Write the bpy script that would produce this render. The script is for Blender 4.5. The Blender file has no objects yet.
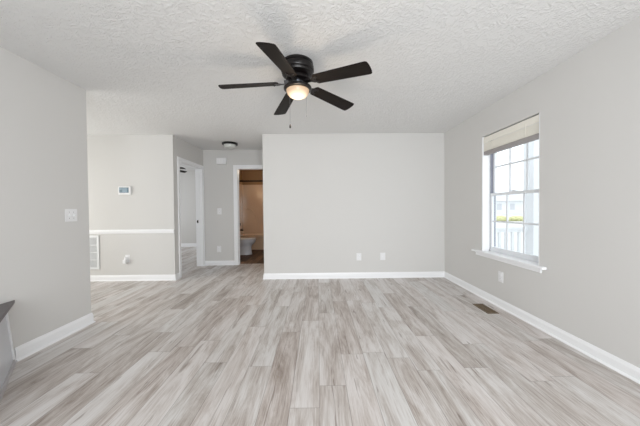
import bpy, bmesh, math, random
from mathutils import Vector, Matrix
random.seed(7)
C = bpy.context.scene.collection
SC = bpy.context.scene
PI = math.pi

# ------------------------------------------------------------------ camera
F_PX, PITCH, YAW, ROLL, EYE = 263.4, 0.0169, 0.0082, -0.0093, 1.1842
fwd = Vector((math.sin(YAW)*math.cos(PITCH), math.cos(YAW)*math.cos(PITCH), -math.sin(PITCH)))
right = Vector((math.cos(YAW), -math.sin(YAW), 0))
up = right.cross(fwd)
r2 = math.cos(ROLL)*right + math.sin(ROLL)*up
u2 = -math.sin(ROLL)*right + math.cos(ROLL)*up
cd = bpy.data.cameras.new('camera')
cd.sensor_width = 36.0
cd.lens = F_PX/640*36.0
cd.clip_start = 0.02
cam = bpy.data.objects.new('camera', cd); C.objects.link(cam)
m3 = Matrix((r2, u2, -fwd)).transposed()
cam.matrix_world = Matrix.Translation((0, 0, EYE)) @ m3.to_4x4()
SC.camera = cam

# ------------------------------------------------------------------ world, daylight, exposure
w = bpy.data.worlds.new('sky'); SC.world = w; w.use_nodes = True
bg = w.node_tree.nodes['Background']
bg.inputs[0].default_value = (0.93, 0.97, 1.0, 1); bg.inputs[1].default_value = 1.75

def area(name, loc, target, sx, sy, power, col=(1, 1, 1)):
    l = bpy.data.lights.new(name, 'AREA'); l.shape = 'RECTANGLE'; l.size = sx; l.size_y = sy
    l.energy = power; l.color = col
    o = bpy.data.objects.new(name, l); C.objects.link(o); o.location = loc
    d = Vector(target)-Vector(loc)
    o.rotation_euler = d.to_track_quat('-Z', 'Y').to_euler()
    return o
# daylight at the glass doors behind the viewer, at the two dining windows and at the bedroom window
rd = area('rear_door_daylight', (0.4, -1.75, 1.15), (0.45, 3, 1.25), 2.4, 1.8, 98, (0.955, 0.98, 1))
rd.data.spread = math.radians(150)
area('dining_daylight', (-5.1, 2.9, 1.2), (-3, 3.3, 1.5), 2.2, 1.8, 44, (1.0, 0.97, 0.90))
area('bedroom_daylight', (-5.5, 6.9, 1.4), (-3, 6.9, 1.2), 1.6, 1.3, 32, (0.95, 0.98, 1))
sl = bpy.data.lights.new('sun', 'SUN'); sl.energy = 0.5; sl.angle = math.radians(3); sl.color = (1.0, 0.97, 0.92)
so = bpy.data.objects.new('sun', sl); C.objects.link(so); so.location = (-3, -3, 8)
so.rotation_euler = Vector((0.36, 0.40, -0.84)).to_track_quat('-Z', 'Y').to_euler()
SC.view_settings.view_transform = 'Standard'
SC.view_settings.look = 'None'
SC.view_settings.exposure = 0.0
SC.view_settings.gamma = 1.0
SC.view_settings.use_curve_mapping = False

# ------------------------------------------------------------------ materials
def mat(name, col, rough=0.6, metal=0.0, spec=0.5, bump=None, var=None, emit=None, coat=0):
    m = bpy.data.materials.new(name); m.use_nodes = True
    nt = m.node_tree; b = nt.nodes['Principled BSDF']
    b.inputs['Base Color'].default_value = (*col, 1)
    b.inputs['Roughness'].default_value = rough
    b.inputs['Metallic'].default_value = metal
    b.inputs['Specular IOR Level'].default_value = spec
    b.inputs['Coat Weight'].default_value = coat
    tc = nt.nodes.new('ShaderNodeTexCoord')
    if var:      # var = (scale, amount)
        n = nt.nodes.new('ShaderNodeTexNoise'); n.inputs['Scale'].default_value = var[0]; n.inputs['Detail'].default_value = 4
        nt.links.new(tc.outputs['Object'], n.inputs['Vector'])
        r = nt.nodes.new('ShaderNodeMapRange'); r.inputs[3].default_value = 1-var[1]; r.inputs[4].default_value = 1+var[1]
        nt.links.new(n.outputs['Fac'], r.inputs[0])
        x = nt.nodes.new('ShaderNodeVectorMath'); x.operation = 'SCALE'; x.inputs[0].default_value = col
        nt.links.new(r.outputs[0], x.inputs['Scale']); nt.links.new(x.outputs[0], b.inputs['Base Color'])
    if bump:     # bump = (scale, strength, distance)
        n = nt.nodes.new('ShaderNodeTexNoise'); n.inputs['Scale'].default_value = bump[0]; n.inputs['Detail'].default_value = 3
        nt.links.new(tc.outputs['Object'], n.inputs['Vector'])
        bp = nt.nodes.new('ShaderNodeBump'); bp.inputs['Strength'].default_value = bump[1]; bp.inputs['Distance'].default_value = bump[2]
        nt.links.new(n.outputs['Fac'], bp.inputs['Height']); nt.links.new(bp.outputs[0], b.inputs['Normal'])
    if emit:
        b.inputs['Emission Color'].default_value = (*emit[0], 1); b.inputs['Emission Strength'].default_value = emit[1]
    return m

WALLC = (0.655, 0.645, 0.630)
M_wall = mat('greige_wall_paint', WALLC, 0.75, spec=0.25, bump=(160, 0.12, 0.002), var=(1.2, 0.012))
M_trim = mat('white_trim_paint', (0.90, 0.905, 0.92), 0.35, var=(8, 0.01))
M_white = mat('white_plastic', (0.82, 0.82, 0.83), 0.3, var=(20, 0.01))
M_slot = mat('dark_slots', (0.10, 0.10, 0.10), 0.6, var=(20, 0.05))
M_bronze = mat('oil_rubbed_bronze', (0.010, 0.008, 0.008), 0.32, metal=0.35, spec=0.6, var=(30, 0.2))
M_silver = mat('brushed_steel', (0.28, 0.30, 0.34), 0.3, metal=0.9, var=(30, 0.1))
M_vinyl = mat('window_vinyl', (0.80, 0.82, 0.85), 0.4, var=(10, 0.01))
M_liner = mat('jamb_liner_grey', (0.24, 0.25, 0.30), 0.5, var=(10, 0.03))
M_grille = mat('grille_white', (0.78, 0.79, 0.80), 0.4, var=(12, 0.01))
M_grille_dark = mat('grille_filter_grey', (0.42, 0.43, 0.44), 0.8, var=(40, 0.05))
M_blind = mat('cream_blind', (0.86, 0.83, 0.75), 0.6, var=(60, 0.04))
M_rail = mat('taupe_blind_rail', (0.36, 0.335, 0.33), 0.6, var=(40, 0.04))
M_porcelain = mat('porcelain', (0.62, 0.63, 0.66), 0.12, coat=0.3, var=(5, 0.01))
M_fibre = mat('almond_fibreglass', (0.60, 0.46, 0.34), 0.16, coat=0.3, var=(3, 0.02))
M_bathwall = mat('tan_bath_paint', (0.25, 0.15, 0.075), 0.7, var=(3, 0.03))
M_ventbrown = mat('brown_register', (0.17, 0.12, 0.07), 0.45, metal=0.3, var=(40, 0.1))
M_top = mat('dark_laminate_top', (0.115, 0.10, 0.105), 0.4, var=(60, 0.15))
M_panel = mat('grey_white_panel', (0.60, 0.62, 0.66), 0.3, var=(6, 0.02))
M_toe = mat('grey_toe_strip', (0.50, 0.49, 0.50), 0.45, var=(10, 0.05))
M_concrete = mat('pale_concrete', (0.62, 0.62, 0.60), 0.9, var=(2, 0.05), bump=(40, 0.2, 0.005))
M_siding = mat('pale_siding', (0.80, 0.82, 0.84), 0.8, var=(3, 0.03))
M_roofing = mat('grey_shingles', (0.66, 0.67, 0.70), 0.9, var=(12, 0.1))
M_darkglass = mat('far_window_glass', (0.60, 0.62, 0.66), 0.4, var=(4, 0.05))
M_hedge = mat('hedge_leaves', (0.62, 0.62, 0.34), 0.8, var=(6, 0.35))
M_screen = mat('thermostat_screen', (0.10, 0.17, 0.22), 0.15, var=(90, 0.5))
M_screenlight = mat('thermostat_screen_panel', (0.22, 0.31, 0.38), 0.2, var=(60, 0.15))

def blade_mat():
    m = bpy.data.materials.new('dark_walnut_blade'); m.use_nodes = True
    nt = m.node_tree; b = nt.nodes['Principled BSDF']; b.inputs['Roughness'].default_value = 0.5; b.inputs['Specular IOR Level'].default_value = 0.14
    tc = nt.nodes.new('ShaderNodeTexCoord'); mp = nt.nodes.new('ShaderNodeMapping'); mp.inputs['Scale'].default_value = (3, 60, 3)
    n = nt.nodes.new('ShaderNodeTexNoise'); n.inputs['Scale'].default_value = 2; n.inputs['Detail'].default_value = 6
    r = nt.nodes.new('ShaderNodeValToRGB')
    r.color_ramp.elements[0].position = 0.3; r.color_ramp.elements[0].color = (0.006, 0.0045, 0.004, 1)
    r.color_ramp.elements[1].position = 0.75; r.color_ramp.elements[1].color = (0.018, 0.012, 0.009, 1)
    nt.links.new(tc.outputs['Object'], mp.inputs[0]); nt.links.new(mp.outputs[0], n.inputs['Vector'])
    nt.links.new(n.outputs['Fac'], r.inputs[0]); nt.links.new(r.outputs[0], b.inputs['Base Color'])
    return m
M_blade = blade_mat()

def ceiling_mat():
    m = bpy.data.materials.new('textured_ceiling_paint'); m.use_nodes = True
    nt = m.node_tree; b = nt.nodes['Principled BSDF']
    b.inputs['Base Color'].default_value = (0.78, 0.778, 0.772, 1); b.inputs['Roughness'].default_value = 0.8
    b.inputs['Specular IOR Level'].default_value = 0.25
    tc = nt.nodes.new('ShaderNodeTexCoord')
    n1 = nt.nodes.new('ShaderNodeTexNoise'); n1.inputs['Scale'].default_value = 23; n1.inputs['Detail'].default_value = 3
    n1.inputs['Distortion'].default_value = 1.6
    n2 = nt.nodes.new('ShaderNodeTexVoronoi'); n2.inputs['Scale'].default_value = 18; n2.feature = 'SMOOTH_F1'
    nt.links.new(tc.outputs['Object'], n1.inputs['Vector'])
    nt.links.new(tc.outputs['Object'], n2.inputs['Vector'])
    r = nt.nodes.new('ShaderNodeMapRange'); r.inputs[1].default_value = 0.46; r.inputs[2].default_value = 0.60
    r.interpolation_type = 'SMOOTHSTEP'
    nt.links.new(n1.outputs['Fac'], r.inputs[0])
    a = nt.nodes.new('ShaderNodeMath'); a.operation = 'MULTIPLY_ADD'; a.inputs[1].default_value = 0.7
    nt.links.new(n2.outputs['Distance'], a.inputs[0]); nt.links.new(r.outputs[0], a.inputs[2])
    bp = nt.nodes.new('ShaderNodeBump'); bp.inputs['Strength'].default_value = 0.5; bp.inputs['Distance'].default_value = 0.006
    nt.links.new(a.outputs[0], bp.inputs['Height']); nt.links.new(bp.outputs[0], b.inputs['Normal'])
    return m
M_ceil = ceiling_mat()

def plank_mat(name, stops, plank_w=0.178, plank_l=1.22, rough=0.38, tone=0.078):
    m = bpy.data.materials.new(name); m.use_nodes = True
    nt = m.node_tree; L = nt.links; b = nt.nodes['Principled BSDF']
    def N(t, **k):
        n = nt.nodes.new(t)
        for kk, v in k.items(): setattr(n, kk, v)
        return n
    def mth(op, a, bb=None, c=None):
        n = N('ShaderNodeMath', operation=op)
        for i, v in enumerate((a, bb, c)):
            if v is None: continue
            if isinstance(v, (int, float)): n.inputs[i].default_value = v
            else: L.new(v, n.inputs[i])
        return n.outputs[0]
    tc = N('ShaderNodeTexCoord'); sp = N('ShaderNodeSeparateXYZ'); L.new(tc.outputs['Object'], sp.inputs[0])
    X, Y = sp.outputs[0], sp.outputs[1]
    xs = mth('DIVIDE', X, plank_w); row = mth('FLOOR', xs); fx = mth('SUBTRACT', xs, row)
    wn = N('ShaderNodeTexWhiteNoise', noise_dimensions='1D'); L.new(mth('ADD', row, 31.7), wn.inputs['W'])
    ys = mth('ADD', mth('DIVIDE', Y, plank_l), wn.outputs['Value']); col = mth('FLOOR', ys); fy = mth('SUBTRACT', ys, col)
    cb = N('ShaderNodeCombineXYZ'); L.new(row, cb.inputs[0]); L.new(col, cb.inputs[1])
    wn2 = N('ShaderNodeTexWhiteNoise', noise_dimensions='3D'); L.new(cb.outputs[0], wn2.inputs['Vector'])
    rnd = wn2.outputs['Value']
    # grain coordinates: stretched along the plank, shifted for each plank
    cg = N('ShaderNodeCombineXYZ')
    L.new(mth('MULTIPLY_ADD', rnd, 37.0, mth('MULTIPLY', X, 8.0)), cg.inputs[0])
    L.new(mth('MULTIPLY_ADD', rnd, 11.0, mth('MULTIPLY', Y, 1.15)), cg.inputs[1])
    L.new(mth('MULTIPLY', rnd, 9.0), cg.inputs[2])
    g1 = N('ShaderNodeTexNoise'); g1.inputs['Scale'].default_value = 1.0; g1.inputs['Detail'].default_value = 7; g1.inputs['Roughness'].default_value = 0.70; g1.inputs['Distortion'].default_value = 0.9
    L.new(cg.outputs[0], g1.inputs['Vector'])
    cg2 = N('ShaderNodeCombineXYZ')
    L.new(mth('MULTIPLY_ADD', rnd, 17.0, mth('MULTIPLY', X, 110.0)), cg2.inputs[0])
    L.new(mth('MULTIPLY_ADD', rnd, 5.0, mth('MULTIPLY', Y, 4.0)), cg2.inputs[1])
    g2 = N('ShaderNodeTexNoise'); g2.inputs['Scale'].default_value = 1.0; g2.inputs['Detail'].default_value = 7; g2.inputs['Roughness'].default_value = 0.65
    L.new(cg2.outputs[0], g2.inputs['Vector'])
    # dark cracks and knots
    cg3 = N('ShaderNodeCombineXYZ')
    L.new(mth('MULTIPLY_ADD', rnd, 23.0, mth('MULTIPLY', X, 34.0)), cg3.inputs[0])
    L.new(mth('MULTIPLY_ADD', rnd, 7.0, mth('MULTIPLY', Y, 2.4)), cg3.inputs[1])
    g3 = N('ShaderNodeTexNoise'); g3.inputs['Scale'].default_value = 1.0; g3.inputs['Detail'].default_value = 4; g3.inputs['Distortion'].default_value = 1.0
    L.new(cg3.outputs[0], g3.inputs['Vector'])
    crack = N('ShaderNodeMapRange'); crack.inputs[1].default_value = 0.625; crack.inputs[2].default_value = 0.70
    L.new(g3.outputs['Fac'], crack.inputs[0])
    v = mth('ADD', mth('MULTIPLY', g1.outputs['Fac'], 0.95), mth('MULTIPLY', g2.outputs['Fac'], 0.50))
    v = mth('ADD', v, mth('MULTIPLY', mth('SUBTRACT', rnd, 0.5), tone*2))
    v = mth('SUBTRACT', v, 0.235)
    ramp = N('ShaderNodeValToRGB'); el = ramp.color_ramp.elements
    el[0].position, el[0].color = stops[0][0], (*stops[0][1], 1)
    el[1].position, el[1].color = stops[-1][0], (*stops[-1][1], 1)
    for p, c in stops[1:-1]:
        e = el.new(p); e.color = (*c, 1)
    L.new(v, ramp.inputs[0])
    mixc = N('ShaderNodeMix', data_type='RGBA', blend_type='MULTIPLY')
    L.new(mth('MULTIPLY', crack.outputs[0], 0.75), mixc.inputs['Factor']); L.new(ramp.outputs[0], mixc.inputs['A'])
    mixc.inputs['B'].default_value = (0.42, 0.37, 0.33, 1)
    # seams
    ex = mth('MULTIPLY', mth('MINIMUM', fx, mth('SUBTRACT', 1.0, fx)), plank_w)
    ey = mth('MULTIPLY', mth('MINIMUM', fy, mth('SUBTRACT', 1.0, fy)), plank_l)
    e = mth('MINIMUM', ex, ey)
    sm = N('ShaderNodeMapRange'); sm.inputs[1].default_value = 0.0008; sm.inputs[2].default_value = 0.0024
    sm.inputs[3].default_value = 1.0; sm.inputs[4].default_value = 0.0
    L.new(e, sm.inputs[0])
    mix2 = N('ShaderNodeMix', data_type='RGBA', blend_type='MULTIPLY')
    L.new(mth('MULTIPLY', sm.outputs[0], 0.65), mix2.inputs['Factor']); L.new(mixc.outputs['Result'], mix2.inputs['A'])
    mix2.inputs['B'].default_value = (0.35, 0.32, 0.30, 1)
    sc2 = N('ShaderNodeSeparateColor'); L.new(wn2.outputs['Color'], sc2.inputs[0])
    tint = N('ShaderNodeMix', data_type='RGBA'); L.new(sc2.outputs[1], tint.inputs['Factor'])
    tint.inputs['A'].default_value = (1.018, 0.992, 0.985, 1); tint.inputs['B'].default_value = (0.995, 1.0, 1.0, 1)
    mix3 = N('ShaderNodeMix', data_type='RGBA', blend_type='MULTIPLY'); mix3.inputs['Factor'].default_value = 1
    L.new(mix2.outputs['Result'], mix3.inputs['A']); L.new(tint.outputs['Result'], mix3.inputs['B'])
    L.new(mix3.outputs['Result'], b.inputs['Base Color'])
    rr = N('ShaderNodeMapRange'); rr.inputs[3].default_value = rough-0.05; rr.inputs[4].default_value = rough+0.12
    L.new(g1.outputs['Fac'], rr.inputs[0]); L.new(rr.outputs[0], b.inputs['Roughness'])
    h = mth('SUBTRACT', mth('MULTIPLY', g2.outputs['Fac'], 0.35), sm.outputs[0])
    bp = N('ShaderNodeBump'); bp.inputs['Strength'].default_value = 0.35; bp.inputs['Distance'].default_value = 0.002
    L.new(h, bp.inputs['Height']); L.new(bp.outputs[0], b.inputs['Normal'])
    return m
M_floor = plank_mat('grey_oak_vinyl_planks', [(0.22, (0.24, 0.195, 0.165)), (0.36, (0.415, 0.365, 0.332)), (0.46, (0.545, 0.505, 0.478)),
                                              (0.57, (0.665, 0.642, 0.626)), (0.78, (0.77, 0.757, 0.752))])
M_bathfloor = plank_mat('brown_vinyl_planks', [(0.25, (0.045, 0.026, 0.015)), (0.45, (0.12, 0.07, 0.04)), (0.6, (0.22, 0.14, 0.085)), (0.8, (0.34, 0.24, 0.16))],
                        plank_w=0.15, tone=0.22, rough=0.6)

def glass_mat():
    m = bpy.data.materials.new('clear_pane'); m.use_nodes = True; nt = m.node_tree
    out = nt.nodes['Material Output']; nt.nodes.remove(nt.nodes['Principled BSDF'])
    t = nt.nodes.new('ShaderNodeBsdfTransparent'); t.inputs[0].default_value = (0.97, 0.985, 0.99, 1)
    g = nt.nodes.new('ShaderNodeBsdfGlossy'); g.inputs['Roughness'].default_value = 0.02
    mx = nt.nodes.new('ShaderNodeMixShader')
    mx.inputs[0].default_value = 0.035
    nt.links.new(t.outputs[0], mx.inputs[1]); nt.links.new(g.outputs[0], mx.inputs[2])
    nt.links.new(mx.outputs[0], out.inputs[0])
    return m
M_glass = glass_mat()

def globe_mat(name, col, strength, base):
    m = bpy.data.materials.new(name); m.use_nodes = True; nt = m.node_tree; b = nt.nodes['Principled BSDF']
    b.inputs['Base Color'].default_value = (*base, 1); b.inputs['Roughness'].default_value = 0.3
    if strength:
        # brightest straight below the bulb, dimmer towards the rim of the bowl
        tc = nt.nodes.new('ShaderNodeTexCoord')
        ln = nt.nodes.new('ShaderNodeVectorMath'); ln.operation = 'DISTANCE'; ln.inputs[1].default_value = (0, -0.01, -0.27)
        nt.links.new(tc.outputs['Object'], ln.inputs[0])
        r = nt.nodes.new('ShaderNodeValToRGB')
        r.color_ramp.elements[0].position = 0.038; r.color_ramp.elements[0].color = (1.3, 1.15, 0.9, 1)
        r.color_ramp.elements[1].position = 0.085; r.color_ramp.elements[1].color = (col[0], col[1], col[2], 1)
        nt.links.new(ln.outputs['Value'], r.inputs[0]); nt.links.new(r.outputs[0], b.inputs['Emission Color'])
        b.inputs['Emission Strength'].default_value = strength
    return m
M_globe = globe_mat('lit_frosted_glass', (0.42, 0.25, 0.12), 1.0, (0.36, 0.30, 0.24))
M_frost = globe_mat('unlit_frosted_glass', (1, 1, 1), 0, (0.60, 0.61, 0.59))
M_bathlamp = mat('bath_lamp_glass', (0.8, 0.7, 0.6), 0.3, emit=((1.0, 0.72, 0.45), 9.0))

# ------------------------------------------------------------------ mesh helpers
def box(bm, x0, x1, y0, y1, z0, z1, M=None):
    vs = [bm.verts.new(v) for v in ((x0,y0,z0),(x1,y0,z0),(x1,y1,z0),(x0,y1,z0),(x0,y0,z1),(x1,y0,z1),(x1,y1,z1),(x0,y1,z1))]
    if M: 
        for v in vs: v.co = M @ v.co
    for f in ((0,3,2,1),(4,5,6,7),(0,1,5,4),(1,2,6,5),(2,3,7,6),(3,0,4,7)):
        bm.faces.new([vs[i] for i in f])
    return vs
def prism(bm, poly, z0, z1, M=None):
    """poly: list of (x,y), extruded in z"""
    a = [bm.verts.new((x, y, z0)) for x, y in poly]; b = [bm.verts.new((x, y, z1)) for x, y in poly]
    if M:
        for v in a+b: v.co = M @ v.co
    n = len(poly)
    bm.faces.new(list(reversed(a))); bm.faces.new(b)
    for i in range(n):
        j = (i+1) % n; bm.faces.new((a[i], a[j], b[j], b[i]))
def lathe(bm, prof, seg=40, M=None, cap=True):
    """prof: list of (r,z)"""
    rings = []
    for r, z in prof:
        if r < 1e-5: rings.append([bm.verts.new((0, 0, z))])
        else: rings.append([bm.verts.new((r*math.cos(2*PI*i/seg), r*math.sin(2*PI*i/seg), z)) for i in range(seg)])
    for a, b in zip(rings, rings[1:]):
        for i in range(seg):
            j = (i+1) % seg
            va = [a[0]] if len(a) == 1 else [a[i], a[j]]
            vb = [b[0]] if len(b) == 1 else [b[j], b[i]]
            f = va+vb
            if len(f) >= 3: bm.faces.new(f)
    if cap:
        for r in (rings[0], rings[-1]):
            if len(r) > 1: bm.faces.new(r)
    if M:
        for ring in rings:
            for v in ring: v.co = M @ v.co
def tube(bm, pts, r, seg=10):
    pts = [Vector(p) for p in pts]; rings = []
    for i, p in enumerate(pts):
        t = (pts[min(i+1, len(pts)-1)]-pts[max(i-1, 0)]).normalized()
        a = t.orthogonal().normalized() if i == 0 else (a_prev - a_prev.dot(t)*t).normalized()
        a_prev = a; b = t.cross(a)
        rr = r[i] if isinstance(r, (list, tuple)) else r
        rings.append([bm.verts.new(p+rr*(math.cos(2*PI*k/seg)*a+math.sin(2*PI*k/seg)*b)) for k in range(seg)])
    for A, B in zip(rings, rings[1:]):
        for k in range(seg):
            j = (k+1) % seg; bm.faces.new((A[k], A[j], B[j], B[k]))
    bm.faces.new(rings[0]); bm.faces.new(rings[-1])
def loft(bm, rings, close=True):
    R = [[bm.verts.new(p) for p in r] for r in rings]; n = len(R[0])
    for A, B in zip(R, R[1:]):
        for k in range(n):
            j = (k+1) % n; bm.faces.new((A[k], A[j], B[j], B[k]))
    if close: bm.faces.new(R[0]); bm.faces.new(R[-1])
def obj(name, bm, m, parent=None, bevel=0.0, smooth=False, seg=2):
    bmesh.ops.recalc_face_normals(bm, faces=bm.faces)
    me = bpy.data.meshes.new(name); bm.to_mesh(me); bm.free()
    me.materials.append(m)
    o = bpy.data.objects.new(name, me); C.objects.link(o)
    if smooth:
        for p in me.polygons: p.use_smooth = True
        md = o.modifiers.new('split', 'EDGE_SPLIT'); md.split_angle = math.radians(38)
    if bevel:
        md = o.modifiers.new('bevel', 'BEVEL'); md.width = bevel; md.segments = seg; md.limit_method = 'ANGLE'; md.angle_limit = math.radians(40)
    if parent: o.parent = parent
    return o
def nb(): return bmesh.new()
def bx(name, m, a, parent=None, bevel=0.0):
    bm = nb(); box(bm, *a); return obj(name, bm, m, parent, bevel)
def struct(o): o['kind'] = 'structure'; return o
def tag(o, label, cat, group=None):
    o['label'] = label; o['category'] = cat
    if group: o['group'] = group
    return o
def empty(name, loc=(0, 0, 0), rz=0.0, rot=None):
    o = bpy.data.objects.new(name, None); C.objects.link(o); o.location = loc
    o.rotation_euler = rot if rot else (0, 0, rz); o.empty_display_size = 0.05
    return o
def copy_tree(o, parent=None):
    c = o.copy(); C.objects.link(c); c.parent = parent
    for ch in list(o.children): copy_tree(ch, c)
    return c

# ------------------------------------------------------------------ room dimensions
H = 2.44
D, RX, XB, LX, YL, D3, XH = 4.442, 2.145, -0.917, -2.400, 2.780, 5.603, -2.414
REAR = -1.85

def wall(name, boxes, m=M_wall):
    bm = nb()
    for b in boxes: box(bm, *b)
    return struct(obj(name, bm, m))
struct(bx('floor', M_floor, (-5.75, 2.315, REAR-0.12, 8.6, -0.08, 0)))
struct(bx('ceiling', M_ceil, (-5.75, 2.315, REAR-0.12, 8.6, H, H+0.1)))
W0, W1, WZ0, WZ1 = 2.53, 3.425, 0.605, 2.09           # window opening in the right wall
wall('wall_right', [(RX, RX+0.17, REAR, W0, 0, H), (RX, RX+0.17, W1, 4.56, 0, H), (RX, RX+0.17, W0, W1, 0, WZ0), (RX, RX+0.17, W0, W1, WZ1, H)])
wall('wall_back', [(XB, RX, D, D+0.12, 0, H)])
wall('wall_left', [(LX-0.12, LX, REAR, YL, 0, H)])
wall('wall_rear', [(LX-0.12, -1.5, REAR-0.12, REAR, 0, H), (2.1, RX+0.17, REAR-0.12, REAR, 0, H), (-1.5, 2.1, REAR-0.12, REAR, 2.15, H)])
wall('wall_dining', [(-5.2, XH, D, D+0.12, 0, H)])
wall('wall_dining_left', [(-5.3, -5.2, 0.0, 1.8, 0, H), (-5.3, -5.2, 4.0, 4.56, 0, H), (-5.3, -5.2, 1.8, 4.0, 2.2, H), (-5.3, -5.2, 1.8, 4.0, 0, 0.3)])
wall('wall_dining_rear', [(-5.3, LX-0.12, -0.12, 0.0, 0, H)])
DY0, DY1, DZ = 4.635, 5.515, 2.035                   # bedroom doorway in the hall side wall
wall('wall_hall_left', [(XH-0.12, XH, D+0.12, DY0-0.015, 0, H), (XH-0.12, XH, DY1+0.015, 8.46, 0, H), (XH-0.12, XH, DY0-0.015, DY1+0.015, DZ+0.015, H)])
BX0, BX1, BZ = -1.695, -0.95, 2.035                   # bathroom doorway in the hall end wall
wall('wall_hall_end', [(XH, BX0-0.015, D3, D3+0.12, 0, H), (BX0-0.015, XB, D3, D3+0.12, BZ+0.015, H), (BX1+0.01, XB, D3, D3+0.12, 0, BZ+0.015)])
wall('wall_hall_right', [(XB, XB+0.12, D+0.12, 8.46, 0, H)])
wall('wall_bedroom_back', [(-5.6, XH-0.12, 8.46, 8.58, 0, H)])
wall('wall_bedroom_left', [(-5.72, -5.6, 4.56, 8.58, 0, H)])
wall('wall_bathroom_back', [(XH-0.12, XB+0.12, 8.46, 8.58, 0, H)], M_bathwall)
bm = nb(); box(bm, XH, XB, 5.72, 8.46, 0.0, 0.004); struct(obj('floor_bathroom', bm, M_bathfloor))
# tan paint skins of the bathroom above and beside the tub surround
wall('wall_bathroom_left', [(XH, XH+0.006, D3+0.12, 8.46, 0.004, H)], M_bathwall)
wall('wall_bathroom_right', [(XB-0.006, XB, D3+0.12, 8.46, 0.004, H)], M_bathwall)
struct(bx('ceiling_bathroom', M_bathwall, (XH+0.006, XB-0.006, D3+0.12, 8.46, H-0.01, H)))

# baseboards: a moulded profile swept along the foot of the walls
def baseboard(name, pts, side=1, h=0.096, t=0.013, ends=True):
    t -= 0.002
    prof = [(0, 0), (t+0.012, 0), (t+0.011, 0.006), (t+0.007, 0.012), (t+0.001, 0.016), (t, 0.017), (t, h*0.72), (t*0.72, h*0.86), (t*0.42, h), (0, h)]
    P = [Vector((x, y)) for x, y in pts]; n = len(P); offs = []
    for i in range(n):
        def nrm(a, b):
            d = (b-a).normalized(); return Vector((-d.y, d.x))*side
        if i == 0: o = nrm(P[0], P[1])
        elif i == n-1: o = nrm(P[-2], P[-1])
        else:
            a, b = nrm(P[i-1], P[i]), nrm(P[i], P[i+1]); o = (a+b)/(1+a.dot(b))
        offs.append(o)
    bm = nb()
    loft(bm, [[(P[i].x+offs[i].x*u, P[i].y+offs[i].y*u, z) for u, z in prof] for i in range(n)])
    return struct(obj(name, bm, M_trim))
E_ = 0.0
baseboard('baseboard_back', [(RX, REAR), (RX, D), (XB, D), (XB, D+0.9)], 1)
baseboard('baseboard_left', [(LX-0.12, 0.0), (LX-0.12, YL), (LX, YL), (LX, 2.075)], 1, h=0.108, t=0.015)
baseboard('baseboard_dining', [(-5.2, D), (XH, D), (XH, DY0-0.068)], -1)
baseboard('baseboard_hall', [(XH, DY1+0.068), (XH, D3), (BX0-0.088, D3)], -1)
baseboard('baseboard_bedroom', [(-5.6, 4.56), (-5.6, 8.46), (XH-0.12, 8.46), (XH-0.12, DY1+0.07)], -1, h=0.11)
# chair rail
bm = nb()
loft(bm, [[(x, D-u, z) for u, z in ((0, 0.795), (0.010, 0.795), (0.014, 0.805), (0.022, 0.835), (0.022, 0.848), (0.012, 0.862), (0, 0.862))] for x in (-5.2, XH+0.0)])
struct(obj('trim_1', bm, M_trim)); bpy.data.objects['trim_1']['label'] = 'white chair rail across the dining wall'

# door casings and jambs
def casing(bm, axis, pos, out, a0, a1, top, wdt, t=0.018):
    """flat casing with a raised back band around an opening a0..a1 (along the wall), at pos on the normal axis"""
    def b(u0, u1, z0, z1, th):
        lo, hi = sorted((pos, pos+out*th))
        if axis == 'x': box(bm, lo, hi, u0, u1, z0, z1)
        else: box(bm, u0, u1, lo, hi, z0, z1)
    for th, e0, e1 in ((t*0.65, 0.0, wdt*0.62), (t, wdt*0.62, wdt)):
        b(a0-e1, a0-e0, 0, top+e0 if e0 == 0 else top+e1, th)
        b(a1+e0, a1+e1, 0, top+e0 if e0 == 0 else top+e1, th)
        b((a0-e0), (a1+e0), top+e0, top+e1, th)
        if e0 == 0:
            b(a0-e1, a0, top, top+e1, th); b(a1, a1+e1, top, top+e1, th)
# bedroom door: jamb + casing
t2 = empty('trim_2', (0, 0, 0)); struct(t2); t2['label'] = 'white casing and jamb of the bedroom doorway'
bm = nb(); casing(bm, 'x', XH, 1, DY0, DY1, DZ, 0.066); obj('casing', bm, M_trim, t2, 0.002)
bm = nb(); casing(bm, 'x', XH-0.12, -1, DY0, DY1, DZ, 0.066); obj('casing', bm, M_trim, t2, 0.002)
bm = nb()
for y0, y1 in ((DY0-0.015, DY0), (DY1, DY1+0.015)): box(bm, XH-0.12, XH, y0, y1, 0, DZ)
box(bm, XH-0.12, XH, DY0-0.015, DY1+0.015, DZ, DZ+0.015)
for y0, y1 in ((DY0, DY0+0.01), (DY1-0.01, DY1)): box(bm, XH-0.075, XH-0.045, y0, y1, 0, DZ)
box(bm, XH-0.075, XH-0.045, DY0, DY1, DZ-0.01, DZ)
obj('jamb', bm, M_trim, t2)
bm = nb(); box(bm, XH-0.107, XH-0.079, DY1-0.003, DY1, 0.905, 0.965); box(bm, XH-0.112, XH-0.100, DY1-0.006, DY1-0.003, 0.92, 0.95)
s = obj('strike_plate', bm, M_bronze, t2); s['label'] = 'black strike plate'
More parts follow.
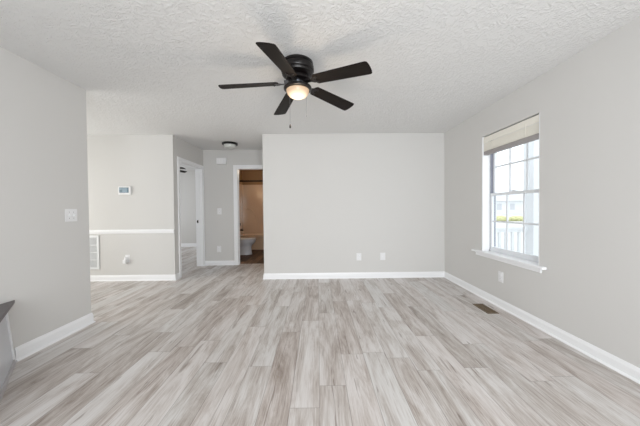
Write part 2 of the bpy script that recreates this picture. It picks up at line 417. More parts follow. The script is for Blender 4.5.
# bathroom door
t3 = empty('trim_3', (0, 0, 0)); struct(t3); t3['label'] = 'white casing and jamb of the bathroom doorway'
bm = nb()
for th, e0, e1 in ((0.012, 0, 0.05), (0.018, 0.05, 0.083)):
    box(bm, BX0-e1, BX0-e0, D3-th, D3, 0, BZ+e1); box(bm, BX0-e0, XB-0.0, D3-th, D3, BZ+e0, BZ+e1)
box(bm, BX1, XB, D3-0.018, D3, 0, BZ)
obj('casing', bm, M_trim, t3)
bm = nb()
box(bm, BX0-0.015, BX0, D3, D3+0.12, 0, BZ); box(bm, BX1, BX1+0.01, D3, D3+0.12, 0, BZ); box(bm, BX0-0.015, BX1+0.01, D3, D3+0.12, BZ, BZ+0.015)
box(bm, BX0, BX0+0.01, D3+0.045, D3+0.075, 0, BZ)
obj('jamb', bm, M_trim, t3)

# ------------------------------------------------------------------ window in the right wall
win = struct(empty('window_1', (RX, 0, 0))); win['label'] = 'white double-hung window with grid muntins in the right wall'
def wb(name, m, boxes, bevel=0.0, parent=win):
    bm = nb()
    for b in boxes: box(bm, b[0]-RX, b[1]-RX, *b[2:])
    return obj(name, bm, m, parent, bevel)
wb('window_jamb', M_trim, [(RX+0.001, 2.232, W1-0.012, W1, WZ0, WZ1), (RX+0.001, 2.232, W0, W0+0.012, WZ0, WZ1)])
wb('window_frame', M_vinyl, [(2.232, 2.315, W1-0.030, W1, WZ0, WZ1), (2.232, 2.315, W0, W0+0.030, WZ0, WZ1), (2.232, 2.315, W0, W1, WZ1-0.035, WZ1), (2.232, 2.315, W0, W1, WZ0, WZ0+0.030)])
wb('jamb_liner', M_liner, [(2.234, 2.300, W1-0.036, W1-0.030, WZ0+0.03, WZ1-0.035), (2.234, 2.300, W0+0.030, W0+0.036, WZ0+0.03, WZ1-0.035)])
def sash(xc, z0, z1, botw, topw, nm):
    y0, y1, st = W0+0.037, W1-0.037, 0.026
    s = wb('sash', M_vinyl, [(xc-0.015, xc+0.015, y0, y0+st, z0, z1), (xc-0.015, xc+0.015, y1-st, y1, z0, z1),
                             (xc-0.015, xc+0.015, y0+st, y1-st, z0, z0+botw), (xc-0.015, xc+0.015, y0+st, y1-st, z1-topw, z1)])
    s['label'] = nm
    gy0, gy1, gz0, gz1 = y0+st, y1-st, z0+botw, z1-topw
    bars = []
    for k in (1, 2):
        y = gy0+(gy1-gy0)*k/3; bars.append((xc-0.007, xc+0.007, y-0.0095, y+0.0095, gz0, gz1))
    zc = (gz0+gz1)/2; bars.append((xc-0.0065, xc+0.0065, gy0, gy1, zc-0.0095, zc+0.0095))
    bm = nb()
    for b in bars: box(bm, b[0]-RX, b[1]-RX, *b[2:])
    obj('muntins', bm, M_vinyl, s)
    bm = nb(); box(bm, xc-0.002-RX, xc+0.002-RX, gy0-0.004, gy1+0.004, gz0-0.004, gz1+0.004); obj('pane', bm, M_glass, s)
    return s
sash(2.249, WZ0+0.030, 1.360, 0.040, 0.034, 'lower sash')
us = sash(2.283, 1.330, WZ1-0.035, 0.032, 0.030, 'upper sash')
wb('sash_lock', M_vinyl, [(2.225, 2.262, 2.95, 3.01, 1.360, 1.372), (2.222, 2.240, 2.965, 2.995, 1.372, 1.380)], 0.002)
# stool (inner sill) with rounded nose and horns, apron below
bm = nb(); box(bm, RX-0.045-RX, 0.0, 2.445, 3.590, 0.588, 0.614); box(bm, 0.0, 0.087, W0, W1, 0.590, 0.614)
obj('window_sill', bm, M_trim, win, 0.005, seg=3)
bm = nb(); box(bm, -0.014, 0.0, 2.50, 3.540, 0.545, 0.588); box(bm, -0.020, 0.0, 2.495, 3.545, 0.578, 0.588)
obj('apron', bm, M_trim, win, 0.003)

# raised blind
bl = empty('window_blind', (RX+0.010, (W0+W1)/2, WZ1-0.010))
tag(bl, 'cream slatted blind drawn up to the top of the right wall window', 'blind')
hw = (W1-W0)/2-0.016
bm = nb(); box(bm, 0.004, 0.050, -hw, hw, -0.045, -0.002); obj('headrail', bm, M_blind, bl, 0.002)
bm = nb(); box(bm, 0.0, 0.004, -hw, hw, -0.075, -0.001); obj('valance', bm, M_blind, bl, 0.001)
bm = nb()
for k in range(15):
    z = -0.078-k*0.0067; dx = random.uniform(-0.0015, 0.0015)
    box(bm, 0.003+dx, 0.051+dx, -hw+0.004, hw-0.004, z-0.0060, z)
obj('slats', bm, M_blind, bl, 0.0)
bm = nb(); box(bm, 0.001, 0.053, -hw+0.003, hw-0.003, -0.228, -0.180); o = obj('bottom_rail', bm, M_rail, bl, 0.004); o['label'] = 'taupe bottom rail'
for yy in (-hw*0.6, hw*0.6):
    bm = nb(); tube(bm, [(-0.002, yy, -0.02), (-0.002, yy, -0.18)], 0.0016, 6); obj('ladder_cord', bm, M_blind, bl)

# ------------------------------------------------------------------ openings behind the viewer
win2 = struct(empty('window_2')); win2['label'] = 'glazed patio doors behind the viewer'
bm = nb()
for x in (-1.5, 0.27, 2.04): box(bm, x, x+0.06, REAR-0.09, REAR-0.03, 0, 2.15)
box(bm, -1.5, 2.1, REAR-0.09, REAR-0.03, 0, 0.05); box(bm, -1.5, 2.1, REAR-0.09, REAR-0.03, 2.09, 2.15)
obj('window_frame', bm, M_vinyl, win2)
bm = nb(); box(bm, -1.44, 2.04, REAR-0.062, REAR-0.058, 0.05, 2.09); obj('pane', bm, M_glass, win2)
win3 = struct(empty('window_3')); win3['label'] = 'wide window of the dining area'
bm = nb()
for y in (1.8, 2.88, 3.94): box(bm, -5.28, -5.22, y, y+0.06, 0.3, 2.2)
box(bm, -5.28, -5.22, 1.8, 4.0, 0.3, 0.36); box(bm, -5.28, -5.22, 1.8, 4.0, 2.14, 2.2)
obj('window_frame', bm, M_vinyl, win3)
bm = nb(); box(bm, -5.252, -5.248, 1.86, 3.94, 0.36, 2.14); obj('pane', bm, M_glass, win3)

# ------------------------------------------------------------------ ceiling fan
def make_fan():
    """origin at the ceiling, everything hangs below"""
    t = empty('ceiling_fan')
    bm = nb()
    lathe(bm, [(0.0, 0), (0.126, 0), (0.133, -0.006), (0.134, -0.022), (0.127, -0.028), (0.127, -0.033), (0.138, -0.038), (0.141, -0.046),
               (0.141, -0.076), (0.137, -0.082), (0.131, -0.084), (0.131, -0.089), (0.136, -0.092), (0.132, -0.106), (0.112, -0.114), (0.0, -0.115)], 56)
    obj('motor_housing', bm, M_bronze, t, smooth=True)
    bm = nb()
    lathe(bm, [(0.0, -0.114), (0.066, -0.114), (0.070, -0.120), (0.094, -0.124), (0.100, -0.132), (0.100, -0.150), (0.092, -0.158), (0.056, -0.163), (0.0, -0.164)], 48)
    obj('flywheel', bm, M_bronze, t, smooth=True)
    for k in range(5):
        a = math.radians(-32+72*k)
        R_ = Matrix.Rotation(a, 4, 'Z')
        Pm = R_ @ Matrix.Translation((0, 0, -0.175)) @ Matrix.Rotation(math.radians(4.8), 4, 'Y') @ Matrix.Rotation(math.radians(-12.5), 4, 'X')
        # blade outline in local x (radius) / y (width)
        def w_at(r): return 0.056+(0.070-0.056)*(r-0.165)/(0.655-0.165)
        pts = []
        r0, r1 = 0.165, 0.655
        for r in (r0+0.018, 0.25, 0.35, 0.45, 0.55, r1-0.035): pts.append((r, w_at(r)))
        pts += [(r1-0.014, w_at(r1)-0.0015), (r1-0.003, w_at(r1)-0.010), (r1+0.003, 0.035), (r1+0.005, 0.0)]
        full = pts+[(r, -y) for r, y in reversed(pts[:-1])]
        full += [(r0+0.004, -w_at(r0)+0.018), (r0, -w_at(r0)+0.036), (r0, w_at(r0)-0.036), (r0+0.004, w_at(r0)-0.018)]
        bm = nb(); prism(bm, full, 0.0, 0.006)
        b = obj('fan_blade', bm, M_blade, t, 0.0015); b.matrix_local = Pm
        # blade iron: an arm from the flywheel that forks under the blade root
        bm = nb()
        prism(bm, [(0.080, -0.016), (0.135, -0.013), (0.160, -0.030), (0.205, -0.036), (0.215, -0.024), (0.190, -0.014), (0.185, 0.0), (0.190, 0.014),
                   (0.215, 0.024), (0.205, 0.036), (0.160, 0.030), (0.135, 0.013), (0.080, 0.016)], -0.006, -0.0005)
        box(bm, 0.075, 0.115, -0.015, 0.015, -0.004, 0.026)
        for sx, sy in ((0.203, 0.028), (0.203, -0.028), (0.172, 0.0)):
            lathe(bm, [(0, -0.010), (0.005, -0.0095), (0.006, -0.006), (0, -0.005)], 10, Matrix.Translation((sx, sy, 0)), cap=False)
        b = obj('blade_bracket', bm, M_bronze, t, 0.0015); b.matrix_local = Pm
    bm = nb()
    lathe(bm, [(0.0, -0.163), (0.046, -0.163), (0.046, -0.192), (0.060, -0.197), (0.0, -0.198)], 40)
    o = obj('switch_housing', bm, M_silver, t, smooth=True); o['label'] = 'steel neck under the hub'
    bm = nb()
    lathe(bm, [(0.0, -0.195), (0.060, -0.195), (0.102, -0.204), (0.117, -0.212), (0.120, -0.221), (0.117, -0.232), (0.098, -0.237), (0.0, -0.237)], 56)
    obj('light_ring', bm, M_bronze, t, smooth=True)
    bm = nb()
    lathe(bm, [(0.096, -0.230), (0.097, -0.238), (0.096, -0.249), (0.089, -0.268), (0.073, -0.286), (0.050, -0.298), (0.026, -0.304), (0.0, -0.306)], 56, cap=False)
    o = obj('lamp_bowl', bm, M_globe, t, smooth=True); o['label'] = 'lit frosted glass bowl'
    for x, y, zl, knob in ((-0.076, 0.085, -0.503, True), (0.070, 0.085, -0.425, False)):
        bm = nb(); tube(bm, [(x*0.9, y*0.9, -0.225), (x, y-0.012, -0.245), (x, y-0.012, zl)], 0.0011, 6)
        c = obj('pull_chain', bm, M_silver, t)
        bm = nb()
        if knob:
            lathe(bm, [(0, zl+0.002), (0.003, zl), (0.0075, zl-0.016), (0.0085, zl-0.026), (0.005, zl-0.034), (0, zl-0.035)], 14, Matrix.Translation((x, y-0.012, 0)))
            obj('pull_knob', bm, M_bronze, c, smooth=True)
        else:
            lathe(bm, [(0, zl+0.001), (0.002, zl), (0.0026, zl-0.012), (0, zl-0.014)], 10, Matrix.Translation((x, y-0.012, 0)))
            obj('pull_knob', bm, M_silver, c, smooth=True)
    return t
fan = make_fan(); fan.location = (-0.163, 2.287, H)
tag(fan, 'dark bronze five-blade ceiling fan with lit glass bowl in the main room', 'ceiling fan')
pl = bpy.data.lights.new('fan_bulb', 'POINT'); pl.energy = 2.5; pl.color = (1.0, 0.80, 0.58); pl.shadow_soft_size = 0.05
po = bpy.data.objects.new('fan_bulb', pl); C.objects.link(po); po.location = (-0.163, 2.287, H-0.43)
fan2 = copy_tree(fan); fan2.location = (-3.93, 6.70, H); fan2.rotation_euler = (0, 0, math.radians(32-12))
tag(fan2, 'dark ceiling fan seen through the bedroom doorway', 'ceiling fan')

# ------------------------------------------------------------------ hall ceiling light
hl = empty('flush_mount_light', (-1.655, 5.03, H)); tag(hl, 'round flush-mount ceiling light with black rim in the hallway', 'ceiling light')
bm = nb(); lathe(bm, [(0.0, 0), (0.135, 0), (0.143, -0.006), (0.143, -0.030), (0.137, -0.036), (0.110, -0.036), (0.0, -0.036)], 48); obj('rim', bm, M_bronze, hl, smooth=True)
bm = nb(); lathe(bm, [(0.112, -0.030), (0.112, -0.060), (0.106, -0.078), (0.088, -0.094), (0.058, -0.104), (0.025, -0.108), (0, -0.109)], 48, cap=False)
obj('glass_shade', bm, M_frost, hl, smooth=True)
bm = nb(); lathe(bm, [(0, -0.118), (0.006, -0.116), (0.007, -0.110), (0, -0.108)], 12); obj('finial', bm, M_white, hl, smooth=True)

# ------------------------------------------------------------------ wall plates (local: x along wall, y out of wall towards -y, z up; origin at plate centre on the wall)
def plate_bm(wd, ht):
    bm = nb(); box(bm, -wd/2, wd/2, -0.0055, 0.0, -ht/2, ht/2); return bm
def outlet(loc, rz, label, cat='outlet', wd=0.076, ht=0.120):
    t = empty('electrical_outlet', loc, rz); tag(t, label, cat)
    obj('cover_plate', plate_bm(wd, ht), M_white, t, 0.003)
    for dz in (0.020, -0.020):
        bm = nb(); prism(bm, [(0.017*math.cos(a*PI/8), max(-0.0135, min(0.0135, 0.017*math.sin(a*PI/8)))) for a in range(16)], 0, 0.003,
                         Matrix.Translation((0, -0.0055, dz)) @ Matrix.Rotation(PI/2, 4, 'X'))
        rc = obj('receptacle', bm, M_trim, t)
        bm = nb()
        for x in (-0.0062, 0.0062): box(bm, x-0.0012, x+0.0012, -0.0092, -0.0086, dz-0.002, dz+0.006)
        box(bm, -0.002, 0.002, -0.0092, -0.0086, dz-0.010, dz-0.006)
        obj('slots', bm, M_slot, rc)
    bm = nb(); lathe(bm, [(0, 0.0012), (0.003, 0.0008), (0.0034, 0), (0, 0)], 10, Matrix.Translation((0, -0.0055, 0)) @ Matrix.Rotation(PI/2, 4, 'X')); obj('screw', bm, M_white, t)
    return t
def switch(loc, rz, label, gangs=1, wd=0.076, ht=0.122):
    t = empty('light_switch', loc, rz); tag(t, label, 'light switch')
    obj('cover_plate', plate_bm(wd, ht), M_white, t, 0.003)
    for g in range(gangs):
        x = (g-(gangs-1)/2)*0.046
        bm = nb(); box(bm, x-0.005, x+0.005, -0.007, -0.0055, -0.012, 0.012)
        box(bm, -0.0042, 0.0042, -0.015, 0.0, -0.004, 0.004, Matrix.Translation((x, -0.006, 0)) @ Matrix.Rotation(math.radians(25 if g == 0 else -25), 4, 'X'))
        obj('toggle', bm, M_trim, t, 0.0008)
        for dz in (0.030, -0.030):
            bm = nb(); lathe(bm, [(0, 0.0012), (0.003, 0.0008), (0.0034, 0), (0, 0)], 10, Matrix.Translation((x, -0.0055, dz)) @ Matrix.Rotation(PI/2, 4, 'X'))
            obj('screw', bm, M_slot, t)
    return t
outlet((0.688, D, 0.362), 0, 'white duplex outlet on the back wall, the left one of two', wd=0.082, ht=0.125)
cp = empty('cable_plate', (1.093, D, 0.364)); tag(cp, 'white cable jack plate on the back wall, the right one of two', 'wall plate')
obj('cover_plate', plate_bm(0.086, 0.125), M_white, cp, 0.003)
bm = nb(); lathe(bm, [(0, 0.009), (0.0045, 0.009), (0.0045, 0.002), (0.007, 0.002), (0.007, 0), (0, 0)], 12, Matrix.Translation((0, -0.0055, 0)) @ Matrix.Rotation(PI/2, 4, 'X')); obj('jack', bm, M_trim, cp)
outlet((RX, 3.066, 0.362), -PI/2, 'white duplex outlet on the right wall below the window', wd=0.080, ht=0.125)
switch((LX, 2.580, 1.142), PI/2, 'white two-gang light switch on the left wall', 2, 0.125, 0.122)
switch((-2.085, D3, 1.146), 0, 'white light switch on the grey hallway end wall', 1, 0.09, 0.132)
outlet((-2.105, D3, 0.345), 0, 'white outlet low on the hallway end wall', wd=0.09, ht=0.135)
outlet((-3.205, D, 0.375), 0, 'white outlet on the dining wall below the chair rail', wd=0.076, ht=0.125)
pg = empty('plug_in_adapter', (-3.222, D-0.0065, 0.345)); tag(pg, 'white plug-in adapter stuck in the dining wall outlet', 'plug')
bm = nb(); box(bm, -0.030, 0.022, -0.050, 0.0, -0.045, 0.015); obj('adapter_body', bm, M_white, pg, 0.006, seg=3)
bm = nb(); lathe(bm, [(0, 0.045), (0.012, 0.043), (0.016, 0.030), (0.017, 0.0), (0, 0.0)], 16, Matrix.Translation((0.002, -0.026, 0.014))); obj('adapter_head', bm, M_trim, pg, smooth=True)

# door chime
ch = empty('door_chime', (-2.015, D3, 2.203)); tag(ch, 'white rectangular door chime box high on the hallway wall', 'door chime')
bm = nb(); box(bm, -0.105, 0.105, -0.050, 0, -0.066, 0.066); obj('cover', bm, M_white, ch, 0.006, seg=3)
bm = nb()
for k in range(5): box(bm, -0.075+k*0.034, -0.061+k*0.034, -0.0512, -0.0500, -0.045, 0.045)
obj('sound_slots', bm, M_trim, ch)
# thermostat
th = empty('thermostat', (-3.217, D, 1.516)); tag(th, 'white thermostat with blue-grey screen on the dining wall', 'thermostat')
bm = nb(); box(bm, -0.103, 0.103, -0.028, 0, -0.070, 0.070); obj('body', bm, M_white, th, 0.006, seg=3)
bm = nb(); box(bm, -0.082, 0.074, -0.0295, -0.027, -0.040, 0.050); sc = obj('screen', bm, M_screen, th, 0.001); sc['label'] = 'dark screen'
bm = nb(); box(bm, -0.030, 0.046, -0.0305, -0.0293, -0.034, 0.040); box(bm, -0.078, -0.036, -0.0305, -0.0293, 0.012, 0.040); obj('display', bm, M_screenlight, sc)
# return air grille
rg = empty('return_air_grille', (-3.93, D, 0.20)); tag(rg, 'white louvered return air grille low on the dining wall', 'air vent')
gw, gh = 0.26, 0.568
bm = nb()
box(bm, -gw, -gw+0.035, -0.014, 0, 0, gh); box(bm, gw-0.035, gw, -0.014, 0, 0, gh); box(bm, -gw+0.035, gw-0.035, -0.014, 0, 0, 0.035); box(bm, -gw+0.035, gw-0.035, -0.014, 0, gh-0.035, gh)
obj('frame', bm, M_grille, rg, 0.002)
bm = nb(); box(bm, -gw+0.035, gw-0.035, -0.002, 0, 0.035, gh-0.035); obj('filter', bm, M_grille_dark, rg)
ph = (gh-0.07)/4
for k in (1, 2, 3):
    z = 0.035+k*ph; bm = nb(); box(bm, -gw+0.035, gw-0.035, -0.013, -0.002, z-0.007, z+0.007); obj('crossbar', bm, M_grille, rg)
bm = nb()
nl = 36
for k in range(nl):
    z = 0.037+(gh-0.074)*(k+0.5)/nl
    box(bm, -gw+0.035, gw-0.035, -0.006, 0.006, -0.0012, 0.0012, Matrix.Translation((0, -0.0075, z)) @ Matrix.Rotation(math.radians(40), 4, 'X'))
obj('louvers', bm, M_grille, rg)
# floor register
fr = empty('floor_register', (1.938, 3.035, 0.0)); tag(fr, 'brown metal floor vent near the right wall baseboard', 'floor vent')
bm = nb()
rw, rl = 0.064, 0.147
box(bm, -rw, -rw+0.014, -rl, rl, 0, 0.005); box(bm, rw-0.014, rw, -rl, rl, 0, 0.005); box(bm, -rw+0.014, rw-0.014, -rl, -rl+0.016, 0, 0.005); box(bm, -rw+0.014, rw-0.014, rl-0.016, rl, 0, 0.005)
box(bm, -0.003, 0.003, -rl+0.016, rl-0.016, 0, 0.0048)
obj('rim', bm, M_ventbrown, fr)
bm = nb(); box(bm, -rw+0.014, rw-0.014, -rl+0.016, rl-0.016, 0.0, 0.0008); obj('duct_opening', bm, M_slot, fr)
bm = nb()
for k in range(18):
    y = -rl+0.022+k*(2*rl-0.044)/17
    box(bm, -rw+0.014, rw-0.014, y-0.0035, y+0.0035, 0.001, 0.0042)
obj('louvers', bm, M_ventbrown, fr)

# ------------------------------------------------------------------ low cabinet with angled end against the left wall
cb = empty('low_cabinet', (LX+0.003, 1.35, 0)); tag(cb, 'low grey-white cabinet with dark top at the left edge of the room', 'cabinet')
def rel(p): return (p[0]-LX, p[1]-1.35)
base = [rel(p) for p in ((LX, 2.070), (-1.795, 1.408), (-1.795, 0.62), (LX, 0.62))]
topi = [rel(p) for p in ((LX, 2.020), (-1.830, 1.400), (-1.830, 0.65), (LX, 0.65))]
slab = [rel(p) for p in ((LX, 2.087), (-1.765, 1.372), (-1.765, 0.60), (LX, 0.60))]
bm = nb(); loft(bm, [[(x, y, 0.0) for x, y in base], [(x, y, 0.462) for x, y in topi]]); obj('body', bm, M_panel, cb)
bm = nb(); prism(bm, slab, 0.462, 0.487); o = obj('countertop', bm, M_top, cb, 0.003); o['label'] = 'dark countertop'
d = Vector((base[1][0]-base[0][0], base[1][1]-base[0][1])).normalized(); nrm = Vector((-d.y, d.x))
bm = nb()   # white scribe strip where the panel meets the wall
def q(p, al, ou): return (p[0]+d.x*al+nrm.x*ou, p[1]+d.y*al+nrm.y*ou)
loft(bm, [[(*q(base[0], 0.006, 0.010), 0), (*q(base[0], 0.030, 0.010), 0), (*q(base[0], 0.030, -0.004), 0), (*q(base[0], 0.006, -0.004), 0)],
          [(*q(topi[0], 0.006, 0.010), 0.461), (*q(topi[0], 0.030, 0.010), 0.461), (*q(topi[0], 0.030, -0.004), 0.461), (*q(topi[0], 0.006, -0.004), 0.461)]])
o = obj('scribe_strip', bm, M_trim, cb); o['label'] = 'white edge strip'
bm = nb(); loft(bm, [[(*q(base[0], 0.03, 0.0), 0), (*q(base[0], 0.03, 0.012), 0), (*q(base[0], 0.03, 0.009), 0.03), (*q(base[0], 0.03, -0.006), 0.03)],
                     [(*q(base[1], 0, 0.0), 0), (*q(base[1], 0, 0.012), 0), (*q(base[1], 0, 0.009), 0.03), (*q(base[1], 0, -0.006), 0.03)]])
o = obj('toe_strip', bm, M_toe, cb); o['label'] = 'grey toe strip'

# ------------------------------------------------------------------ bathroom
# tub
tub = empty('bathtub', (XH+0.008, 7.64, 0.004)); tag(tub, 'almond bathtub against the bathroom back wall', 'bathtub')
tw, td, tz = XB-XH-0.016, 0.81, 0.415
bm = nb()
def rr(x0, x1, y0, y1, r, z, n=6):
    pts = []
    for cx, cy, a0 in ((x1-r, y1-r, 0), (x0+r, y1-r, 90), (x0+r, y0+r, 180), (x1-r, y0+r, 270)):
        for i in range(n+1):
            a = math.radians(a0+90*i/n); pts.append((cx+r*math.cos(a), cy+r*math.sin(a), z))
    return pts
loft(bm, [rr(0, tw, 0.012, td, 0.004, 0), rr(0, tw, 0.012, td, 0.004, tz-0.05), rr(0, tw, 0, td, 0.004, tz-0.04), rr(0, tw, 0, td, 0.012, tz),
          rr(0.09, tw-0.09, 0.075, td-0.075, 0.12, tz), rr(0.10, tw-0.10, 0.085, td-0.085, 0.12, tz-0.02), rr(0.17, tw-0.19, 0.14, td-0.13, 0.12, 0.08)])
obj('tub_shell', bm, M_fibre, tub, smooth=True)
# surround panels, molded arch, standing on the tub rim
sr = empty('tub_surround', (XH+0.008, 7.64, 0.004+tz)); tag(sr, 'glossy almond shower surround with molded arch above the tub', 'shower surround')
sh = 1.955-tz
bm = nb(); box(bm, 0.016, tw, td-0.020, td, 0, sh); obj('back_panel', bm, M_fibre, sr, 0.004)
bm = nb(); box(bm, 0.0, 0.016, 0.02, td, 0, sh); obj('side_panel', bm, M_fibre, sr, 0.004)
bm = nb(); box(bm, tw-0.016, tw, 0.02, td-0.020, 0, sh); obj('side_panel', bm, M_fibre, sr, 0.004)
bm = nb()
arc = []
for i in range(25):
    a = math.radians(116-i*116/24); arc.append((0.18+0.30*math.cos(a), td-0.021, 0.14+0.64*math.sin(a)))
tube(bm, arc, 0.014, 8)
box(bm, 0.016, tw, td-0.032, td-0.018, sh-0.03, sh)
for x in (0.10, 0.14): box(bm, x, x+0.008, td-0.026, td-0.018, 0.75, sh-0.06)
obj('molded_ridge', bm, M_fibre, sr, smooth=True)
# fittings
sp_ = empty('tub_spout', (XH+0.0245, 8.00, 0.555)); tag(sp_, 'dark bronze tub spout on the shower end panel', 'faucet')
bm = nb(); tube(bm, [(0, 0, 0), (0.05, 0, 0), (0.10, 0, -0.004), (0.125, 0, -0.02)], [0.028, 0.025, 0.022, 0.018], 14); obj('spout_body', bm, M_bronze, sp_, smooth=True)
bm = nb(); lathe(bm, [(0, 0.05), (0.012, 0.048), (0.012, 0.02), (0, 0.02)], 12, Matrix.Translation((0.085, 0, 0))); obj('diverter', bm, M_bronze, sp_, smooth=True)
vh = empty('shower_valve', (XH+0.0245, 8.00, 0.745)); tag(vh, 'round bronze shower valve with lever above the spout', 'faucet handle')
bm = nb(); lathe(bm, [(0, 0), (0.055, 0), (0.055, 0.004), (0.045, 0.010), (0.018, 0.014), (0.016, 0.045), (0, 0.046)], 24, Matrix.Rotation(PI/2, 4, 'Y')); obj('escutcheon', bm, M_bronze, vh, smooth=True)
bm = nb(); tube(bm, [(0.04, 0, 0), (0.05, -0.02, -0.03), (0.055, -0.03, -0.065)], [0.010, 0.008, 0.006], 10); obj('lever', bm, M_bronze, vh, smooth=True)
cr = empty('shower_curtain_rod', (XH+0.006, 7.66, 2.0)); tag(cr, 'dark shower curtain rod spanning above the tub', 'curtain rod')
bm = nb(); tube(bm, [(0.0, 0, 0), (tw, 0, 0)], 0.022, 16); obj('rod', bm, M_bronze, cr, smooth=True)
for x in (0.0, tw-0.012):
    bm = nb(); lathe(bm, [(0, 0), (0.034, 0), (0.034, 0.008), (0.018, 0.012), (0, 0.012)], 20, Matrix.Translation((x, 0, 0)) @ Matrix.Rotation(PI/2, 4, 'Y')); obj('flange', bm, M_bronze, cr, smooth=True)
# toilet (tank on the left wall, bowl pointing right)
tl = empty('toilet', (XH+0.010, 6.90, 0.004)); tag(tl, 'white toilet seen side-on in the bathroom', 'toilet')
def oval(cx, rx0, rx1, ry, z, n=28):
    pts = []
    for i in range(n):
        a = 2*PI*i/n; c_, s_ = math.cos(a), math.sin(a)
        pts.append((cx+(rx1 if c_ > 0 else rx0)*c_, ry*s_*(1 if c_ < 0 else (1-0.05*c_*c_)), z))
    return pts
bm = nb()
loft(bm, [oval(0.40, 0.24, 0.275, 0.118, 0.0), oval(0.40, 0.24, 0.272, 0.115, 0.03), oval(0.40, 0.235, 0.262, 0.112, 0.10), oval(0.41, 0.22, 0.245, 0.112, 0.18),
          oval(0.42, 0.22, 0.245, 0.118, 0.235), oval(0.445, 0.22, 0.270, 0.144, 0.275), oval(0.470, 0.23, 0.290, 0.172, 0.320), oval(0.485, 0.25, 0.288, 0.184, 0.36), oval(0.487, 0.235, 0.285, 0.186, 0.385),
          oval(0.487, 0.17, 0.235, 0.135, 0.385), oval(0.47, 0.13, 0.17, 0.10, 0.28), oval(0.45, 0.05, 0.08, 0.05, 0.20)])
obj('bowl', bm, M_porcelain, tl, smooth=True)
bm = nb()   # trapway bulge on the side of the foot
for s_ in (-1, 1):
    tube(bm, [(0.20, s_*0.070, 0.10), (0.25, s_*0.085, 0.22), (0.33, s_*0.088, 0.25), (0.39, s_*0.085, 0.17), (0.40, s_*0.078, 0.05), (0.40, s_*0.078, 0.02)], [0.03, 0.036, 0.04, 0.036, 0.03, 0.03], 12)
box(bm, 0.03, 0.28, -0.105, 0.105, 0.20, 0.385)
obj('foot', bm, M_porcelain, tl, 0.01, smooth=True)
bm = nb(); loft(bm, [oval(0.487, 0.24, 0.290, 0.190, 0.387), oval(0.487, 0.245, 0.295, 0.194, 0.398), oval(0.487, 0.24, 0.290, 0.190, 0.408),
                     oval(0.487, 0.15, 0.21, 0.115, 0.408), oval(0.487, 0.15, 0.21, 0.115, 0.387)], False); obj('seat', bm, M_porcelain, tl, smooth=True)
bm = nb(); loft(bm, [oval(0.487, 0.24, 0.288, 0.188, 0.410), oval(0.487, 0.243, 0.293, 0.192, 0.420), oval(0.487, 0.225, 0.275, 0.175, 0.433)]); obj('seat_lid', bm, M_porcelain, tl, smooth=True)
bm = nb(); loft(bm, [rr(0.02, 0.20, -0.20, 0.20, 0.03, 0.385), rr(0.01, 0.21, -0.215, 0.215, 0.03, 0.70)]); tk = obj('tank', bm, M_porcelain, tl, smooth=True)
bm = nb(); loft(bm, [rr(0.0, 0.225, -0.228, 0.228, 0.03, 0.70), rr(0.0, 0.225, -0.228, 0.228, 0.03, 0.728), rr(0.008, 0.217, -0.22, 0.22, 0.03, 0.738)]); obj('tank_lid', bm, M_porcelain, tk, smooth=True)
bm = nb(); tube(bm, [(0.205, -0.15, 0.65), (0.222, -0.15, 0.65), (0.226, -0.10, 0.645), (0.226, -0.07, 0.64)], 0.006, 8); obj('flush_lever', bm, M_silver, tk, smooth=True)
# vanity light on the bathroom left wall, beside the door (its glint shows in the surround)
vl = empty('vanity_light', (XH+0.006, 6.35, 1.80)); tag(vl, 'warm lit bathroom vanity light on the wall beside the door', 'wall light')
bm = nb(); box(bm, 0, 0.025, -0.20, 0.20, -0.045, 0.045); obj('back_plate', bm, M_bronze, vl, 0.006)
for y in (-0.13, 0.0, 0.13):
    bm = nb(); tube(bm, [(0.02, y, 0), (0.075, y, 0.0), (0.085, y, -0.02)], 0.008, 8); a_ = obj('arm', bm, M_bronze, vl, smooth=True)
    bm = nb(); lathe(bm, [(0.0, -0.018), (0.022, -0.022), (0.036, -0.055), (0.045, -0.105), (0.0, -0.110)], 20, Matrix.Translation((0.085, y, 0))); obj('lamp_shade', bm, M_bathlamp, a_, smooth=True)
vp = bpy.data.lights.new('vanity_bulbs', 'POINT'); vp.energy = 2.5; vp.color = (1.0, 0.74, 0.50); vp.shadow_soft_size = 0.12
vo = bpy.data.objects.new('vanity_bulbs', vp); C.objects.link(vo); vo.location = (XH+0.26, 6.35, 1.68)

bc = empty('bathroom_fill_light', (-1.30, 7.30, H-0.01)); tag(bc, 'unseen small round ceiling light added to brighten the bathtub', 'ceiling light')  # added fixture out of view, put in to brighten the tub and surround
bm = nb(); lathe(bm, [(0.0, 0), (0.11, 0), (0.11, -0.02), (0.095, -0.028), (0.0, -0.028)], 32); obj('rim', bm, M_bronze, bc, smooth=True)
bm = nb(); lathe(bm, [(0.092, -0.027), (0.080, -0.055), (0.050, -0.072), (0, -0.078)], 32, cap=False); obj('glass_shade', bm, M_bathlamp, bc, smooth=True)
bp_ = bpy.data.lights.new('bathroom_fill_lamp', 'POINT'); bp_.energy = 16; bp_.color = (1.0, 0.82, 0.62); bp_.shadow_soft_size = 0.08  # added fill lamp: lights the tub more strongly than the toilet
bo_ = bpy.data.objects.new('bathroom_fill_lamp', bp_); C.objects.link(bo_); bo_.location = (-1.30, 7.30, H-0.20)

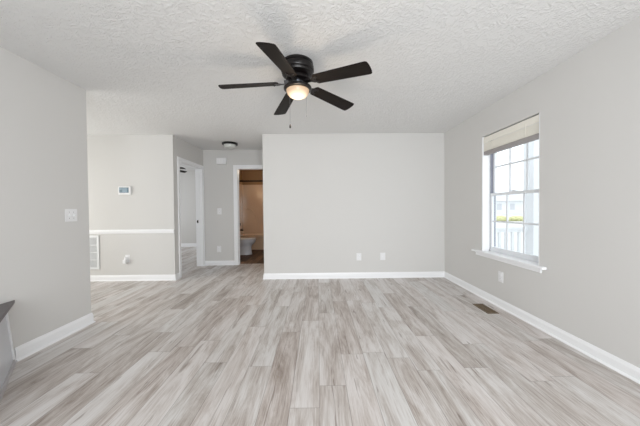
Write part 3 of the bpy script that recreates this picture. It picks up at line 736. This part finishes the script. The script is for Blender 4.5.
# ------------------------------------------------------------------ outside the window
struct(bx('ground', M_concrete, (2.32, 90, -20, 90, -0.60, -0.45)))
pf = struct(bx('floor_porch', M_concrete, (2.32, 4.32, 0.5, 5.25, -0.45, -0.10)))
pp = empty('porch_post', (4.16, 5.02, -0.10)); tag(pp, 'square white porch post outside the window', 'post')
bm = nb(); box(bm, -0.125, 0.125, -0.125, 0.125, 0.0, 2.75); obj('shaft', bm, M_vinyl, pp, 0.004)
bm = nb(); box(bm, -0.150, 0.150, -0.150, 0.150, 0, 0.16); box(bm, -0.138, 0.138, -0.138, 0.138, 0.16, 0.19); obj('plinth', bm, M_vinyl, pp, 0.004)
pr = empty('porch_railing', (2.34, 5.02, -0.10)); tag(pr, 'white baluster railing at the end of the porch', 'railing')
bm = nb(); box(bm, 0.0, 1.655, -0.035, 0.035, 0.845, 0.895); box(bm, 0.0, 1.655, -0.022, 0.022, 0.80, 0.845); obj('top_rail', bm, M_vinyl, pr, 0.004)
bm = nb(); box(bm, 0.0, 1.655, -0.022, 0.022, 0.09, 0.13); obj('bottom_rail', bm, M_vinyl, pr, 0.004)
for k in range(13):
    x = 3.479-2.34+0.1265*(k-8)
    if x < 0.03 or x > 1.64: continue
    bm = nb(); box(bm, x-0.019, x+0.019, -0.019, 0.019, 0.13, 0.80); obj('baluster', bm, M_vinyl, pr)
def bush(loc, sx, sy, sz, seed):
    rnd = random.Random(seed); bm = nb()
    bmesh.ops.create_icosphere(bm, subdivisions=4, radius=1.0)
    for v in bm.verts:
        n = v.co.normalized()
        k = 1+0.10*math.sin(7*n.x+seed)*math.sin(6*n.y+2*seed)+0.07*math.sin(17*n.z+seed)*math.cos(15*n.x)+rnd.uniform(-0.05, 0.05)
        v.co = Vector((n.x*sx*k, n.y*sy*k, max(n.z*k, -0.6)*sz+0.6*sz))
    o = obj('hedge_bush', bm, M_hedge); o.location = loc
    return o
bs = [(18.6, 30.2, 'leftmost yellow-green bush beyond the porch railing'), (20.85, 30.0, 'second yellow-green bush from the left beyond the railing'),
      (23.1, 30.3, 'third yellow-green bush from the left beyond the railing'), (25.35, 29.9, 'rightmost yellow-green bush, next to the porch post')]
for i, (x, y, lb) in enumerate(bs):
    o = bush((x, y, -0.45), 0.98, 0.8, 0.30+0.04*((i*2) % 3), i+1); tag(o, lb, 'bush', 'bushes beyond the porch')
hs = empty('neighbour_house', (43.0, 60.0, -0.45)); tag(hs, 'pale house far across the road outside the window', 'house')
bm = nb(); box(bm, -6, 6, -4, 4, 0, 3.0); obj('walls', bm, M_siding, hs)
bm = nb(); loft(bm, [[(x, -4.5, 2.9), (x, 4.5, 2.9), (x, 0, 4.9)] for x in (-6.4, 6.4)]); obj('roof', bm, M_roofing, hs)
for x in (-4.2, -1.4, 3.6):
    bm = nb(); box(bm, x-0.5, x+0.5, -4.04, -4.0, 1.0, 2.3); obj('house_window', bm, M_darkglass, hs)
bm = nb(); box(bm, 0.7, 1.6, -4.04, -4.0, 0, 2.1); obj('house_door', bm, M_trim, hs)
